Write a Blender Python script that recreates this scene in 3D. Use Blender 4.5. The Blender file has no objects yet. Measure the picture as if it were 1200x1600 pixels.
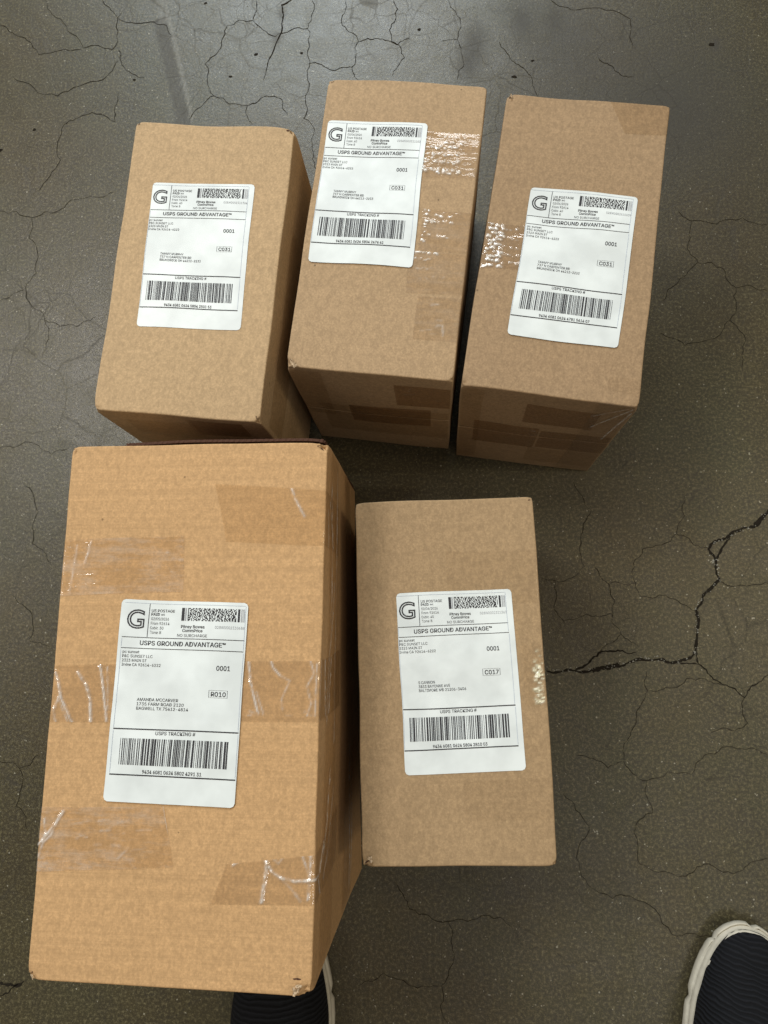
import bpy, math, random
import numpy as np
from mathutils import Vector, Euler, noise
rnd = random.Random(7)
S = bpy.context.scene
col = S.collection

# ---------------------------------------------------------------- camera
F, H, RX, RY = 1042.45, 0.79012, 0.180980, 0.072535
cd = bpy.data.cameras.new('camera'); cam = bpy.data.objects.new('camera', cd); col.objects.link(cam)
cd.sensor_fit = 'HORIZONTAL'; cd.sensor_width = 36; cd.lens = F / 1200 * 36
cd.clip_start = .02; cd.clip_end = 100
cam.location = (0, 0, H); cam.rotation_euler = (RX, RY, 0)
S.camera = cam
# ---------------------------------------------------------------- world, lamps, exposure
W = bpy.data.worlds.new('World'); S.world = W; W.use_nodes = True
bg = W.node_tree.nodes['Background']; bg.inputs[0].default_value = (1, .89, .72, 1); bg.inputs[1].default_value = .23
S.view_settings.view_transform = 'Standard'; S.view_settings.look = 'None'
S.view_settings.exposure = 0; S.view_settings.gamma = 1; S.view_settings.use_curve_mapping = False

def area(name, loc, target, sx, sy, power, colr):
    L = bpy.data.lights.new(name, 'AREA'); L.shape = 'RECTANGLE'; L.size = sx; L.size_y = sy
    L.energy = power; L.color = colr
    o = bpy.data.objects.new(name, L); col.objects.link(o); o.location = loc
    o.rotation_euler = (Vector(target) - Vector(loc)).to_track_quat('-Z', 'Y').to_euler()
    return o
# tall daylit loading door far behind the parcels, and unseen lamps overhead, some of them added
area('door_light', (-1.1, 6.9, 5.0), (-.1, .3, 0), 3.0, 2.4, 375, (.84, .95, 1.0))
area('unseen_overhead_light', (-1.75, 1.5, 3.0), (-.2, .2, 0), 1.2, .4, 59, (1.0, .97, .92))
area('unseen_overhead_light', (-3.7, .1, 3.2), (-.1, .1, 0), .2, 1.4, 22, (1.0, .95, .88))  # added so the creases in the tape catch light
area('unseen_overhead_light', (2.3, .2, 3.6), (.1, .1, 0), .3, 1.0, 26, (1.0, .86, .62))
area('unseen_overhead_light', (.45, 5.0, 5.0), (.1, .2, 0), 1.2, .5, 34, (1.0, .98, .95))  # added to bring out glints on the back row's tape
area('unseen_overhead_light', (1.3, -1.7, 3.8), (.1, .0, 0), 1.2, .25, 15, (1.0, .95, .88))  # added fill that brightens the front right box

# ---------------------------------------------------------------- materials
def mat(name):
    m = bpy.data.materials.new(name); m.use_nodes = True
    nt = m.node_tree; b = nt.nodes['Principled BSDF']
    return m, nt, b
def N(nt, t, **kw):
    n = nt.nodes.new(t)
    for k, v in kw.items():
        if k in n.inputs: n.inputs[k].default_value = v
        else: setattr(n, k, v)
    return n
def tex(nt, coord, kind, scale=1, vscale=None, **kw):
    n = nt.nodes.new(kind)
    for k, v in kw.items():
        if k in n.inputs: n.inputs[k].default_value = v
        else: setattr(n, k, v)
    n.inputs['Scale'].default_value = scale
    if vscale:
        mp = nt.nodes.new('ShaderNodeMapping'); mp.inputs['Scale'].default_value = vscale
        nt.links.new(coord, mp.inputs[0]); coord = mp.outputs[0]
    nt.links.new(coord, n.inputs['Vector'])
    return n
def ramp(nt, src, stops):
    r = nt.nodes.new('ShaderNodeValToRGB'); e = r.color_ramp.elements
    while len(e) < len(stops): e.new(.5)
    for el, (p, c) in zip(e, stops):
        el.position = p; el.color = c if len(c) == 4 else (*c, 1)
    nt.links.new(src, r.inputs[0]); return r
def mixc(nt, fac, a, b, mode='MIX'):
    m = nt.nodes.new('ShaderNodeMix'); m.data_type = 'RGBA'; m.blend_type = mode
    for i, v in ((0, fac), (6, a), (7, b)):
        if isinstance(v, (int, float)): m.inputs[i].default_value = v
        elif isinstance(v, tuple): m.inputs[i].default_value = (*v, 1) if len(v) == 3 else v
        else: nt.links.new(v, m.inputs[i])
    return m.outputs[2]
def math_(nt, op, a, b=0., clamp=False):
    m = nt.nodes.new('ShaderNodeMath'); m.operation = op; m.use_clamp = clamp
    for i, v in ((0, a), (1, b)):
        if isinstance(v, (int, float)): m.inputs[i].default_value = v
        else: nt.links.new(v, m.inputs[i])
    return m.outputs[0]
g3 = lambda v: (v, v, v)

def kraft(name, c, flute=1.0, seed=0.):
    m, nt, b = mat(name); L = nt.links
    tc = nt.nodes.new('ShaderNodeTexCoord')
    add = nt.nodes.new('ShaderNodeVectorMath'); add.operation = 'ADD'; add.inputs[1].default_value = (seed, seed * .7, 0)
    L.new(tc.outputs['Object'], add.inputs[0]); co = add.outputs[0]
    big = tex(nt, co, 'ShaderNodeTexNoise', 14, Detail=4., Roughness=.6)
    fib = tex(nt, co, 'ShaderNodeTexNoise', 520, Detail=4., Roughness=.75)
    fib2 = tex(nt, co, 'ShaderNodeTexNoise', 260, (1, .6, 1), Detail=3., Roughness=.7)
    lines = tex(nt, co, 'ShaderNodeTexNoise', 10, (.10, 17, 17), Detail=3., Roughness=.65)
    speck = tex(nt, co, 'ShaderNodeTexVoronoi', 55, Randomness=1.)
    c0 = mixc(nt, ramp(nt, big.outputs[0], [(.3, g3(0)), (.7, g3(1))]).outputs[0], tuple(v * .97 for v in c), tuple(v * 1.03 for v in c))
    c1 = mixc(nt, math_(nt, 'MULTIPLY', ramp(nt, fib.outputs[0], [(.40, g3(0)), (.64, g3(1))]).outputs[0], .90), c0, tuple(min(1, v * 1.36) for v in c))
    c2 = mixc(nt, math_(nt, 'MULTIPLY', ramp(nt, fib2.outputs[0], [(.36, g3(1)), (.58, g3(0))]).outputs[0], .45), c1, tuple(v * .70 for v in c))
    c3 = mixc(nt, math_(nt, 'MULTIPLY', ramp(nt, lines.outputs[0], [(.4, g3(1)), (.62, g3(0))]).outputs[0], .30 * flute), c2, tuple(v * .80 for v in c))
    dots = math_(nt, 'MULTIPLY', math_(nt, 'LESS_THAN', speck.outputs['Distance'], .055),
                 math_(nt, 'GREATER_THAN', tex(nt, co, 'ShaderNodeTexNoise', 31).outputs[0], .60))
    c4 = mixc(nt, math_(nt, 'MULTIPLY', dots, .7), c3, tuple(v * .35 for v in c))
    L.new(c4, b.inputs['Base Color'])
    b.inputs['Roughness'].default_value = .78; b.inputs['Specular IOR Level'].default_value = .25
    h = math_(nt, 'ADD', math_(nt, 'MULTIPLY', fib.outputs[0], .3), math_(nt, 'MULTIPLY', lines.outputs[0], 1.6 * flute))
    bp = N(nt, 'ShaderNodeBump', Strength=.22, Distance=.0012); L.new(h, bp.inputs['Height']); L.new(bp.outputs[0], b.inputs['Normal'])
    return m

def tape_mat(name, tint, gloss=.10, rough=.12, bubble=.35, bscale=90, stretch=(1, 1, 1), haze=.0, seed=0., fres=.35, milk_glint=.75, crc=(.92, .89, .84), hazec=(.85, .80, .72)):
    m = bpy.data.materials.new(name); m.use_nodes = True; nt = m.node_tree; nt.nodes.clear(); L = nt.links
    out = nt.nodes.new('ShaderNodeOutputMaterial')
    tc = nt.nodes.new('ShaderNodeTexCoord')
    add = nt.nodes.new('ShaderNodeVectorMath'); add.operation = 'ADD'; add.inputs[1].default_value = (seed, seed * 1.3, seed)
    L.new(tc.outputs['Object'], add.inputs[0]); co = add.outputs[0]
    n1 = tex(nt, co, 'ShaderNodeTexNoise', bscale, stretch, Detail=2., Roughness=.5, Distortion=.4)
    n2 = tex(nt, co, 'ShaderNodeTexNoise', 22, Detail=3.)
    bp = N(nt, 'ShaderNodeBump', Strength=bubble, Distance=.004); L.new(n1.outputs[0], bp.inputs['Height'])
    tr = nt.nodes.new('ShaderNodeBsdfTransparent')
    tint_c = mixc(nt, ramp(nt, n2.outputs[0], [(.35, g3(0)), (.65, g3(1))]).outputs[0], tuple(v * .985 for v in tint), tuple(min(1, v * 1.01) for v in tint))
    L.new(tint_c, tr.inputs[0])
    gl = nt.nodes.new('ShaderNodeBsdfGlossy'); gl.inputs['Roughness'].default_value = rough; gl.inputs[0].default_value = (1, 1, 1, 1)
    L.new(bp.outputs[0], gl.inputs['Normal'])
    lw = N(nt, 'ShaderNodeLayerWeight', Blend=.35); L.new(bp.outputs[0], lw.inputs['Normal'])
    fac = math_(nt, 'ADD', math_(nt, 'MULTIPLY', lw.outputs['Fresnel'], fres), gloss, True)
    mx = nt.nodes.new('ShaderNodeMixShader'); L.new(fac, mx.inputs[0]); L.new(tr.outputs[0], mx.inputs[1]); L.new(gl.outputs[0], mx.inputs[2])
    res = mx.outputs[0]
    if haze:
        df = nt.nodes.new('ShaderNodeBsdfDiffuse'); df.inputs[0].default_value = (*hazec, 1)
        n3 = tex(nt, co, 'ShaderNodeTexNoise', 26, (1, 4.5, 1), Detail=5., Roughness=.7)
        hz = math_(nt, 'MULTIPLY', ramp(nt, n3.outputs[0], [(.45, g3(0)), (.68, g3(1))]).outputs[0], haze)
        m2 = nt.nodes.new('ShaderNodeMixShader'); L.new(hz, m2.inputs[0]); L.new(res, m2.inputs[1]); L.new(df.outputs[0], m2.inputs[2]); res = m2.outputs[0]
    ca = nt.nodes.new('ShaderNodeAttribute'); ca.attribute_name = 'crease'        # milky air along folds, with glints painted in as white
    n4 = tex(nt, co, 'ShaderNodeTexNoise', 190, Detail=2.)
    cf = math_(nt, 'MULTIPLY', ca.outputs['Fac'], ramp(nt, n4.outputs[0], [(.32, g3(.25)), (.60, g3(1))]).outputs[0])
    cd_ = nt.nodes.new('ShaderNodeBsdfDiffuse'); cd_.inputs[0].default_value = (*crc, 1)
    cg = nt.nodes.new('ShaderNodeBsdfGlossy'); cg.inputs['Roughness'].default_value = .3
    cm = nt.nodes.new('ShaderNodeMixShader'); cm.inputs[0].default_value = .35; L.new(cd_.outputs[0], cm.inputs[1]); L.new(cg.outputs[0], cm.inputs[2])
    m3 = nt.nodes.new('ShaderNodeMixShader'); L.new(math_(nt, 'MULTIPLY', cf, milk_glint), m3.inputs[0]); L.new(res, m3.inputs[1]); L.new(cm.outputs[0], m3.inputs[2])
    L.new(m3.outputs[0], out.inputs[0])
    return m

M_KR = kraft('kraft_cardboard', (.43, .302, .172), .45, 0.)  # back row: light falling off rightward is put into these base colours
M_KRB = kraft('kraft_cardboard_half_lit', (.372, .258, .150), .45, 1.5)
M_KRC = kraft('kraft_cardboard_right_shade', (.310, .211, .122), .45, 2.2)
M_KRE = kraft('kraft_cardboard_front_shade', (.335, .230, .128), .45, 3.)  # shade over the front right box put into its base colour
M_KRD = kraft('kraft_cardboard_orange', (.485, .302, .148), 1.0, 6.)
def plain(name, c, rough=.6, spec=.3, bump=None, bs=200, bst=.2):
    m, nt, b = mat(name); b.inputs['Base Color'].default_value = (*c, 1); b.inputs['Roughness'].default_value = rough
    b.inputs['Specular IOR Level'].default_value = spec
    tc = nt.nodes.new('ShaderNodeTexCoord'); n = tex(nt, tc.outputs['Object'], 'ShaderNodeTexNoise', bs, Detail=3.)
    nt.links.new(mixc(nt, ramp(nt, n.outputs[0], [(.35, g3(0)), (.65, g3(1))]).outputs[0], tuple(v * .9 for v in c), tuple(min(1, v * 1.06) for v in c)), b.inputs['Base Color'])
    bp = N(nt, 'ShaderNodeBump', Strength=bst, Distance=.001); nt.links.new(n.outputs[0], bp.inputs['Height']); nt.links.new(bp.outputs[0], b.inputs['Normal'])
    return m
M_LABEL = plain('label_paper', (.71, .765, .775), .42, .4, bs=35, bst=.25)
M_INK = plain('black_ink', (.035, .035, .04), .6)
M_GREYINK = plain('grey_ink', (.33, .34, .36), .6)
M_FAINT = plain('faint_blue_ink', (.42, .47, .56), .6)
M_TORN = plain('torn_paper', (.52, .40, .27), .8, bs=400)
M_DARKED = plain('board_edge_and_shade', (.075, .035, .022), .9, bs=500)

# ---------------------------------------------------------------- mesh helpers
def obj(name, vs, fs, m=None, parent=None, smooth=False, kind=None, label=None):
    me = bpy.data.meshes.new(name)
    vs = np.asarray(vs, dtype=np.float64)
    me.from_pydata([tuple(v) for v in vs], [], [tuple(f) for f in fs]); me.update()
    if m: me.materials.append(m)
    if smooth: me.polygons.foreach_set('use_smooth', [True] * len(me.polygons))
    o = bpy.data.objects.new(name, me); col.objects.link(o)
    if parent: o.parent = parent
    if kind: o['kind'] = kind
    if label: o['label'] = label
    return o
def grid_faces(nu, nv, base=0, flip=False):
    f = []
    for j in range(nv - 1):
        for i in range(nu - 1):
            a = base + j * nu + i; q = (a, a + 1, a + nu + 1, a + nu)
            f.append(q[::-1] if flip else q)
    return f
def sp(a, b, n): return [a + (b - a) * i / (n - 1) for i in range(n)]

# ---------------------------------------------------------------- carton geometry
BX = {}
BX['A']=dict(x=-0.2221,y=0.3486,a=-0.0809,w=0.1608,l=0.3029,h=0.2182,
  top=[(-0.2923, 0.5089), (-0.1296, 0.4909), (-0.1544, 0.1898), (-0.3127, 0.2053)],
  bot=[(-0.29, 0.5061), (-0.1298, 0.4931), (-0.1542, 0.1912), (-0.3145, 0.2042)],
  lab=[(-0.0537, 0.085), (0.0474, 0.0881), (0.0515, -0.0648), (-0.0498, -0.067)])
BX['B']=dict(x=-0.0377,y=0.3872,a=-0.1229,w=0.1574,l=0.3088,h=0.2139,
  top=[(-0.0978, 0.5503), (0.0598, 0.5308), (0.0209, 0.2251), (-0.1335, 0.2451)],
  bot=[(-0.0969, 0.5501), (0.0593, 0.5308), (0.0216, 0.2217), (-0.1355, 0.2421)],
  lab=[(-0.073, 0.1047), (0.0262, 0.108), (0.0283, -0.0464), (-0.0718, -0.0478)])
BX['C']=dict(x=0.1317,y=0.3596,a=-0.1608,w=0.1575,l=0.3083,h=0.2109,
  top=[(0.0798, 0.5236), (0.2337, 0.4996), (0.1846, 0.1977), (0.0276, 0.2224)],
  bot=[(0.0786, 0.5243), (0.2341, 0.4991), (0.1862, 0.1914), (0.03, 0.2142)],
  lab=[(-0.0421, 0.0531), (0.0582, 0.0518), (0.0546, -0.102), (-0.0441, -0.1002)])
BX['D']=dict(x=-0.1950,y=-0.0471,a=-0.0022,w=0.2151,l=0.4124,h=0.2647,
  top=[(-0.3024, 0.1567), (-0.0842, 0.1554), (-0.0904, -0.2552), (-0.3027, -0.2508)],
  bot=[(-0.3021, 0.1594), (-0.0934, 0.1716), (-0.0822, -0.2548), (-0.303, -0.2531)],
  lab=[(-0.0544, 0.0763), (0.0485, 0.0738), (0.0442, -0.0802), (-0.0585, -0.0783)])
BX['E']=dict(x=0.0148,y=-0.0344,a=0.0273,w=0.1612,l=0.3091,h=0.1934,
  top=[(-0.0701, 0.1182), (0.091, 0.1221), (0.0997, -0.1867), (-0.0615, -0.1909)],
  bot=[(-0.07, 0.1179), (0.0911, 0.1223), (0.0996, -0.1866), (-0.0616, -0.191)],
  lab=[(-0.0453, 0.0707), (0.0563, 0.0725), (0.059, -0.0796), (-0.042, -0.0824)])
R_ = .0014
class Carton:
    def __init__(s, key, label, matl, seed, crush=()):
        d = BX[key]; s.d = d; s.w, s.l, s.h = d['w'], d['l'], d['h']; s.seed = seed; s.crush = crush
        s.root = bpy.data.objects.new('shipping_box', None); col.objects.link(s.root)
        s.root.location = (d['x'], d['y'], 0); s.root.rotation_euler = (0, 0, d['a'])
        s.root['label'] = label; s.root['category'] = 'box'; s.root['group'] = 'taped cardboard shipping boxes on the floor'
        s.m = matl
        s.body()
    def warp(s, p):
        d, w, l, h = s.d, s.w, s.l, s.h
        x, y, z = p
        u, v, t = x / w + .5, y / l + .5, z / h
        sd = s.seed * 9.1
        n1 = noise.noise(Vector((x * 16 + sd, y * 16, z * 16))); n2 = noise.noise(Vector((x * 16, y * 16 + sd, z * 16 + 40)))
        n3 = noise.noise(Vector((x * 45 + sd, y * 45, z * 45 + 7)))
        bu = .0025 * math.sin(math.pi * min(1, max(0, t))) * math.sin(math.pi * min(1, max(0, v)))
        bv = .0020 * math.sin(math.pi * min(1, max(0, t))) * math.sin(math.pi * min(1, max(0, u)))
        x2 = x + (x / (w / 2)) * bu + n2 * .0010; y2 = y + (y / (l / 2)) * bv + n1 * .0010
        tt = max(0, min(1, (t - .7) / .3)); z2 = z + tt * (n1 * .0012 + n3 * .00030)
        for (cx, cy, cz, r, px, py, pz) in s.crush:
            q = (x - cx) ** 2 + (y - cy) ** 2 + (z - cz) ** 2
            if q < 9 * r * r:
                k = math.exp(-q / (r * r)) * (1 + .8 * noise.noise(Vector((x * 350, y * 350, z * 350 + sd))))
                x2 += px * k; y2 += py * k; z2 += pz * k
        u, v = x2 / w + .5, y2 / l + .5
        def bl(Q):
            return [(1 - v) * ((1 - u) * Q[3][i] + u * Q[2][i]) + v * ((1 - u) * Q[0][i] + u * Q[1][i]) for i in (0, 1)]
        a, b = bl(d['bot']), bl(d['top'])
        X = a[0] + (b[0] - a[0]) * t - d['x']; Y = a[1] + (b[1] - a[1]) * t - d['y']
        c, q = math.cos(-d['a']), math.sin(-d['a'])
        return (X * c - Y * q, X * q + Y * c, z2)
    def fold(s, X, half, off):            # unfolded distance -> (horizontal, height)
        a = abs(X); sg = 1 if X >= 0 else -1; r = R_
        if a <= half - r: return X, s.h + off
        q = a - (half - r); arc = r * math.pi / 2
        if q < arc:
            g = q / r; return sg * (half - r + (r + off) * math.sin(g)), s.h - r + (r + off) * math.cos(g)
        return sg * (half + off), s.h - r - (q - arc)
    def on(s, X, Y, off, axis='x'):
        if axis == 'x':
            a, z = s.fold(X, s.w / 2, off); return s.warp((a, Y, z))
        a, z = s.fold(Y, s.l / 2, off); return s.warp((X, a, z))
    def body(s):
        def ticks(a, b, groove=None):
            e = [0, .0004, .0008, .0014, .0022, .0032, .0045, .0065, .009, .013]
            t = [a + q for q in e] + [b - q for q in e]
            n = int((b - a - .026) / .007)
            t += [a + .013 + (b - a - .026) * i / n for i in range(1, n)]
            if groove is not None: t += [groove + q for q in (-.0022, -.0012, -.0007, .0007, .0012, .0022)]
            return sorted(set(round(q, 6) for q in t))
        xs = ticks(-s.w / 2, s.w / 2); ys = ticks(-s.l / 2, s.l / 2); zs = ticks(0.0, s.h, s.h / 2)
        idx = {}; vs = []; fs = []
        def vid(x, y, z):
            k = (round(x, 6), round(y, 6), round(z, 6))
            if k in idx: return idx[k]
            half = (s.w / 2 - R_, s.l / 2 - R_)
            q = (max(-half[0], min(half[0], x)), max(-half[1], min(half[1], y)), max(R_, min(s.h - R_, z)))
            dv = Vector((x - q[0], y - q[1], z - q[2])); dv = dv.normalized() * R_ if dv.length > 0 else dv
            p = [q[0] + dv.x, q[1] + dv.y, q[2] + dv.z]
            if abs(abs(y) - s.l / 2) < 1e-6 and abs(z - s.h / 2) < .001: p[1] -= math.copysign(.003, y)   # seam between end flaps
            idx[k] = len(vs); vs.append(s.warp(p)); return idx[k]
        for A, B, f in ((xs, ys, lambda a, b: (a, b, s.h)), (ys, xs, lambda a, b: (b, a, 0.)),
                        (xs, zs, lambda a, b: (a, -s.l / 2, b)), (zs, xs, lambda a, b: (b, s.l / 2, a)),
                        (ys, zs, lambda a, b: (s.w / 2, a, b)), (zs, ys, lambda a, b: (-s.w / 2, b, a))):
            for i in range(len(A) - 1):
                for j in range(len(B) - 1):
                    fs.append((vid(*f(A[i], B[j])), vid(*f(A[i + 1], B[j])), vid(*f(A[i + 1], B[j + 1])), vid(*f(A[i], B[j + 1]))))
        obj('box_body', vs, fs, s.m, s.root, True)
    def tape(s, quad, m, axis='x', off=.0003, creases=(), step=.0012, wav=.00010, torn=False, label=None):
        q = [(a / 1000, b / 1000) for a, b in quad]     # TL TR BR BL (mm, unfolded)
        wl = max(math.dist(q[0], q[1]), math.dist(q[3], q[2])); hl = max(math.dist(q[0], q[3]), math.dist(q[1], q[2]))
        nu, nv = max(3, int(wl / step)), max(3, int(hl / step))
        vs = []; cre = []
        segs = []
        for pts, hgt, wid in creases:
            pp = [(a / 1000, b / 1000) for a, b in pts]
            for a, b in zip(pp, pp[1:]): segs.append((a, b, hgt / 1000, wid / 1000))
        for j in range(nv):
            tv = j / (nv - 1)
            for i in range(nu):
                tu = i / (nu - 1)
                if torn:                             # slightly ragged cut end
                    tu2 = tu + (.008 * noise.noise(Vector((tv * 14, s.seed, 3)))) * (1 - abs(2 * tu - 1))
                else: tu2 = tu
                X = (1 - tv) * ((1 - tu2) * q[0][0] + tu2 * q[1][0]) + tv * ((1 - tu2) * q[3][0] + tu2 * q[2][0])
                Y = (1 - tv) * ((1 - tu2) * q[0][1] + tu2 * q[1][1]) + tv * ((1 - tu2) * q[3][1] + tu2 * q[2][1])
                o = off + wav * (1 + noise.noise(Vector((X * 130, Y * 130, s.seed))))
                cv = 0.
                for a, b, hg, wd in segs:
                    dx, dy = b[0] - a[0], b[1] - a[1]; L2 = dx * dx + dy * dy
                    t = max(0, min(1, ((X - a[0]) * dx + (Y - a[1]) * dy) / L2))
                    dd = (X - a[0] - t * dx) ** 2 + (Y - a[1] - t * dy) ** 2
                    if dd < 9 * wd * wd:
                        g_ = math.exp(-dd / (wd * wd)); o += hg * g_ * (.7 + .6 * noise.noise(Vector((X * 250, Y * 250, 5)))); cv = max(cv, g_ * min(1, hg / .0009))
                vs.append(s.on(X, Y, o, axis)); cre.append(cv)
        t_ = obj('tape_strip', vs, grid_faces(nu, nv, flip=True), m, s.root, True, label=label)
        at_ = t_.data.attributes.new('crease', 'FLOAT', 'POINT'); at_.data.foreach_set('value', cre)
        return t_
    def gap(s, X, Y, ln, wd, ang):                # dark patch laid on the board, painting the shade inside a corner slot
        vs = []
        for k in range(14):
            a = k / 14 * 6.2832; x = math.cos(a) * ln / 2; y = math.sin(a) * wd / 2 * rnd.uniform(.6, 1.2)
            x0 = max(-s.w / 2 + .0009, min(s.w / 2 - .0009, X + x * math.cos(ang) - y * math.sin(ang))); y0 = max(-s.l / 2 + .0009, min(s.l / 2 - .0009, Y + x * math.sin(ang) + y * math.cos(ang)))
            vs.append(s.warp((x0, y0, s.h + .0003)))
        obj('corner_gap_shade', vs, [tuple(range(14))], M_DARKED, s.root)
    def scrap(s, X, Y, size, n=3, z=0.0, off=.0012):          # bits of torn paper at a crushed corner
        vs, fs = [], []
        for k in range(n):
            b = len(vs); cx, cy = X + rnd.uniform(-1, 1) * size * .6, Y + rnd.uniform(-1, 1) * size * .6
            ang = rnd.uniform(0, 6.28); g = 5
            for j in range(g):
                for i in range(g):
                    a, c = (i / (g - 1) - .5) * size * rnd.uniform(.8, 1.1), (j / (g - 1) - .5) * size * .4
                    x = cx + a * math.cos(ang) - c * math.sin(ang); y = cy + a * math.sin(ang) + c * math.cos(ang)
                    p = s.warp((x, y, s.h - z)); vs.append((p[0], p[1], p[2] + off + rnd.uniform(0, .0014)))
            fs += grid_faces(g, g, b)
        obj('torn_paper', vs, fs, M_TORN, s.root)

# ---------------------------------------------------------------- shipping label
import os
FONT = None
try:                                        # the sans-serif that ships with Blender itself; falls back to its default
    FONT = bpy.data.fonts.load(os.path.join(bpy.utils.resource_path('LOCAL'), 'datafiles', 'fonts', 'Inter.woff2'))
except Exception: FONT = None
def text_mesh(txt, bold=0., outline=False):
    c = bpy.data.curves.new('t', 'FONT'); c.body = txt; c.font = (None if outline else FONT) or c.font; c.size = 1; c.resolution_u = 4
    if outline:
        c.fill_mode = 'NONE'; c.bevel_depth = .028; c.bevel_resolution = 0
    o = bpy.data.objects.new('t', c); col.objects.link(o)
    dg = bpy.context.evaluated_depsgraph_get()
    me = bpy.data.meshes.new_from_object(o.evaluated_get(dg))
    v = np.array([p.co[:] for p in me.vertices]); f = [tuple(p.vertices) for p in me.polygons]
    bpy.data.objects.remove(o); bpy.data.curves.remove(c); bpy.data.meshes.remove(me)
    if not outline:
        if FONT: v[:, :2] *= .73 / .509       # Inter's capitals -> common cap height
        if bold:                              # heavier strokes: the same glyphs struck again a hair to each side
            n0 = len(v); vs_, f0 = [], f; f = []
            for k, (dx, dy) in enumerate(((-bold, -bold * .6), (bold, -bold * .6), (bold, bold * .6), (-bold, bold * .6))):
                q = v.copy(); q[:, 0] += dx; q[:, 1] += dy; q[:, 2] = k * .00001; vs_.append(q)
                f += [tuple(i + k * n0 for i in g) for g in f0]
            v = np.concatenate(vs_)
    return v, f
tm_cache = {}
def make_label(bx, cap, zoff, info, ox=0., label=None):
    q = bx.d['lab']
    def mp(a, b, off):                     # inches on the label -> box surface
        u, v = a / 4, b / 6
        X = (1 - v) * ((1 - u) * q[3][0] + u * q[2][0]) + v * ((1 - u) * q[0][0] + u * q[1][0])
        Y = (1 - v) * ((1 - u) * q[3][1] + u * q[2][1]) + v * ((1 - u) * q[0][1] + u * q[1][1])
        wr = info.get('wrinkle', 0)
        if wr: off += wr * (1 + noise.noise(Vector((X * 60, Y * 38, 2.2))))
        return bx.warp((X, Y, bx.h + off))
    # paper with rounded corners
    r = .13; vs = []; fs = []; nx, ny = 33, 49
    for j in range(ny):
        for i in range(nx):
            a, b = 4 * i / (nx - 1), 6 * j / (ny - 1)
            ca, cb = max(r, min(4 - r, a)), max(r, min(6 - r, b)); dx, dy = a - ca, b - cb
            if dx and dy:
                m = max(abs(dx), abs(dy)); L = math.hypot(dx, dy); a, b = ca + dx * m / L, cb + dy * m / L
            vs.append(mp(a, b, zoff))
    pap = obj('shipping_label', vs, grid_faces(nx, ny), M_LABEL, bx.root, True, label=label)
    zi = zoff + .00016
    T = {'v': [], 'f': []}; G = {'v': [], 'f': []}
    def put(dst, txt, x0, x1, yb, cap_h, bold=0., outline=False):
        key = (txt, bold, outline)
        if key not in tm_cache: tm_cache[key] = text_mesh(txt, bold, outline)
        v, f = tm_cache[key]
        mn, mx = v[:, 0].min(), v[:, 0].max(); cp = .73
        b = len(dst['v'])
        for p in v:
            X = x0 + (p[0] - mn) / (mx - mn) * (x1 - x0); Y = yb + p[1] / cp * cap_h
            dst['v'].append(mp(X + ox, Y, zi + (0 if outline else p[2])))
        dst['f'] += [tuple(b + k for k in g) for g in f]
    B = .022
    put(T, 'US POSTAGE', .98, 1.72, 5.64, .085, .012); put(T, 'PAID', .98, 1.25, 5.53, .085, B); put(T, 'IMI', 1.29, 1.41, 5.54, .05, .01)
    put(T, info['date'], .99, 1.55, 5.39, .085); put(T, 'From 92614', .99, 1.58, 5.25, .085)
    put(T, info['cubic'], .98, 1.40, 5.11, .085); put(T, info['zone'], .98, 1.34, 4.97, .085)
    put(T, 'Pitney Bowes', 1.95, 2.69, 5.17, .09, B); put(T, 'CommPrice', 2.00, 2.63, 5.05, .09, B)
    put(T, 'NO SURCHARGE', 1.85, 2.78, 4.90, .085); put(G, info['serial'], 3.01, 3.93, 5.17, .085)
    put(T, 'USPS GROUND ADVANTAGE\u2122', .70, 3.38, 4.61, .135, B)
    for t, x1, y in (('pc sunset', .71, 4.35), ('P&C SUNSET LLC', 1.14, 4.22), ('2323 MAIN ST', .96, 4.09), ('Irvine CA 92614-6222', 1.41, 3.96)):
        put(T, t, .18, x1, y, .085, .004)
    put(T, '0001', 3.14, 3.57, 3.92, .14, B); put(T, info['route'], 3.02, 3.49, 3.145, .135, B)
    for (t, x1), y in zip(info['to'], (2.93, 2.80, 2.67)): put(T, t, .76, x1, y, .09, .006)
    put(T, 'USPS TRACKING #', 1.43, 2.66, 1.95, .10, .012); put(T, info['track'], 1.13, 2.95, .83, .10, B)
    obj('printed_text', T['v'], T['f'], M_INK, pap); obj('printed_serial_number', G['v'], G['f'], M_GREYINK, pap)
    g = {'v': [], 'f': []}; put(g, 'G', .22, .78, 5.13, .58, .0, True); obj('class_letter', g['v'], g['f'], M_INK, pap)
    def rects(name, rs, m, dz=0.):
        vs, fs = [], []
        for x0, y0, x1, y1 in rs:
            n = max(1, int(max(x1 - x0, y1 - y0) / .12)); hor = (x1 - x0) > (y1 - y0); b = len(vs)
            for k in range(n + 1):
                t = k / n
                if hor: pts = ((x0 + (x1 - x0) * t, y0), (x0 + (x1 - x0) * t, y1))
                else: pts = ((x1, y0 + (y1 - y0) * t), (x0, y0 + (y1 - y0) * t))
                for a, c in pts: vs.append(mp(a + ox, c, zi + dz))
            fs += [(b + 2 * k, b + 2 * k + 2, b + 2 * k + 3, b + 2 * k + 1) for k in range(n)]
        obj(name, vs, fs, m, pap)
    t1, t2 = .010, .018
    lx = max(.11, -ox + .015)
    L = [(lx, 4.84 - t1, 3.95, 4.84 + t1), (lx, 4.505 - t1, 3.95, 4.505 + t1), (lx, 2.10 - t2, 3.97, 2.10 + t2),
         (lx, .775 - t2, 3.97, .775 + t2), (.91 - t1, 4.86, .91 + t1, 5.89)]
    e = .006
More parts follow.
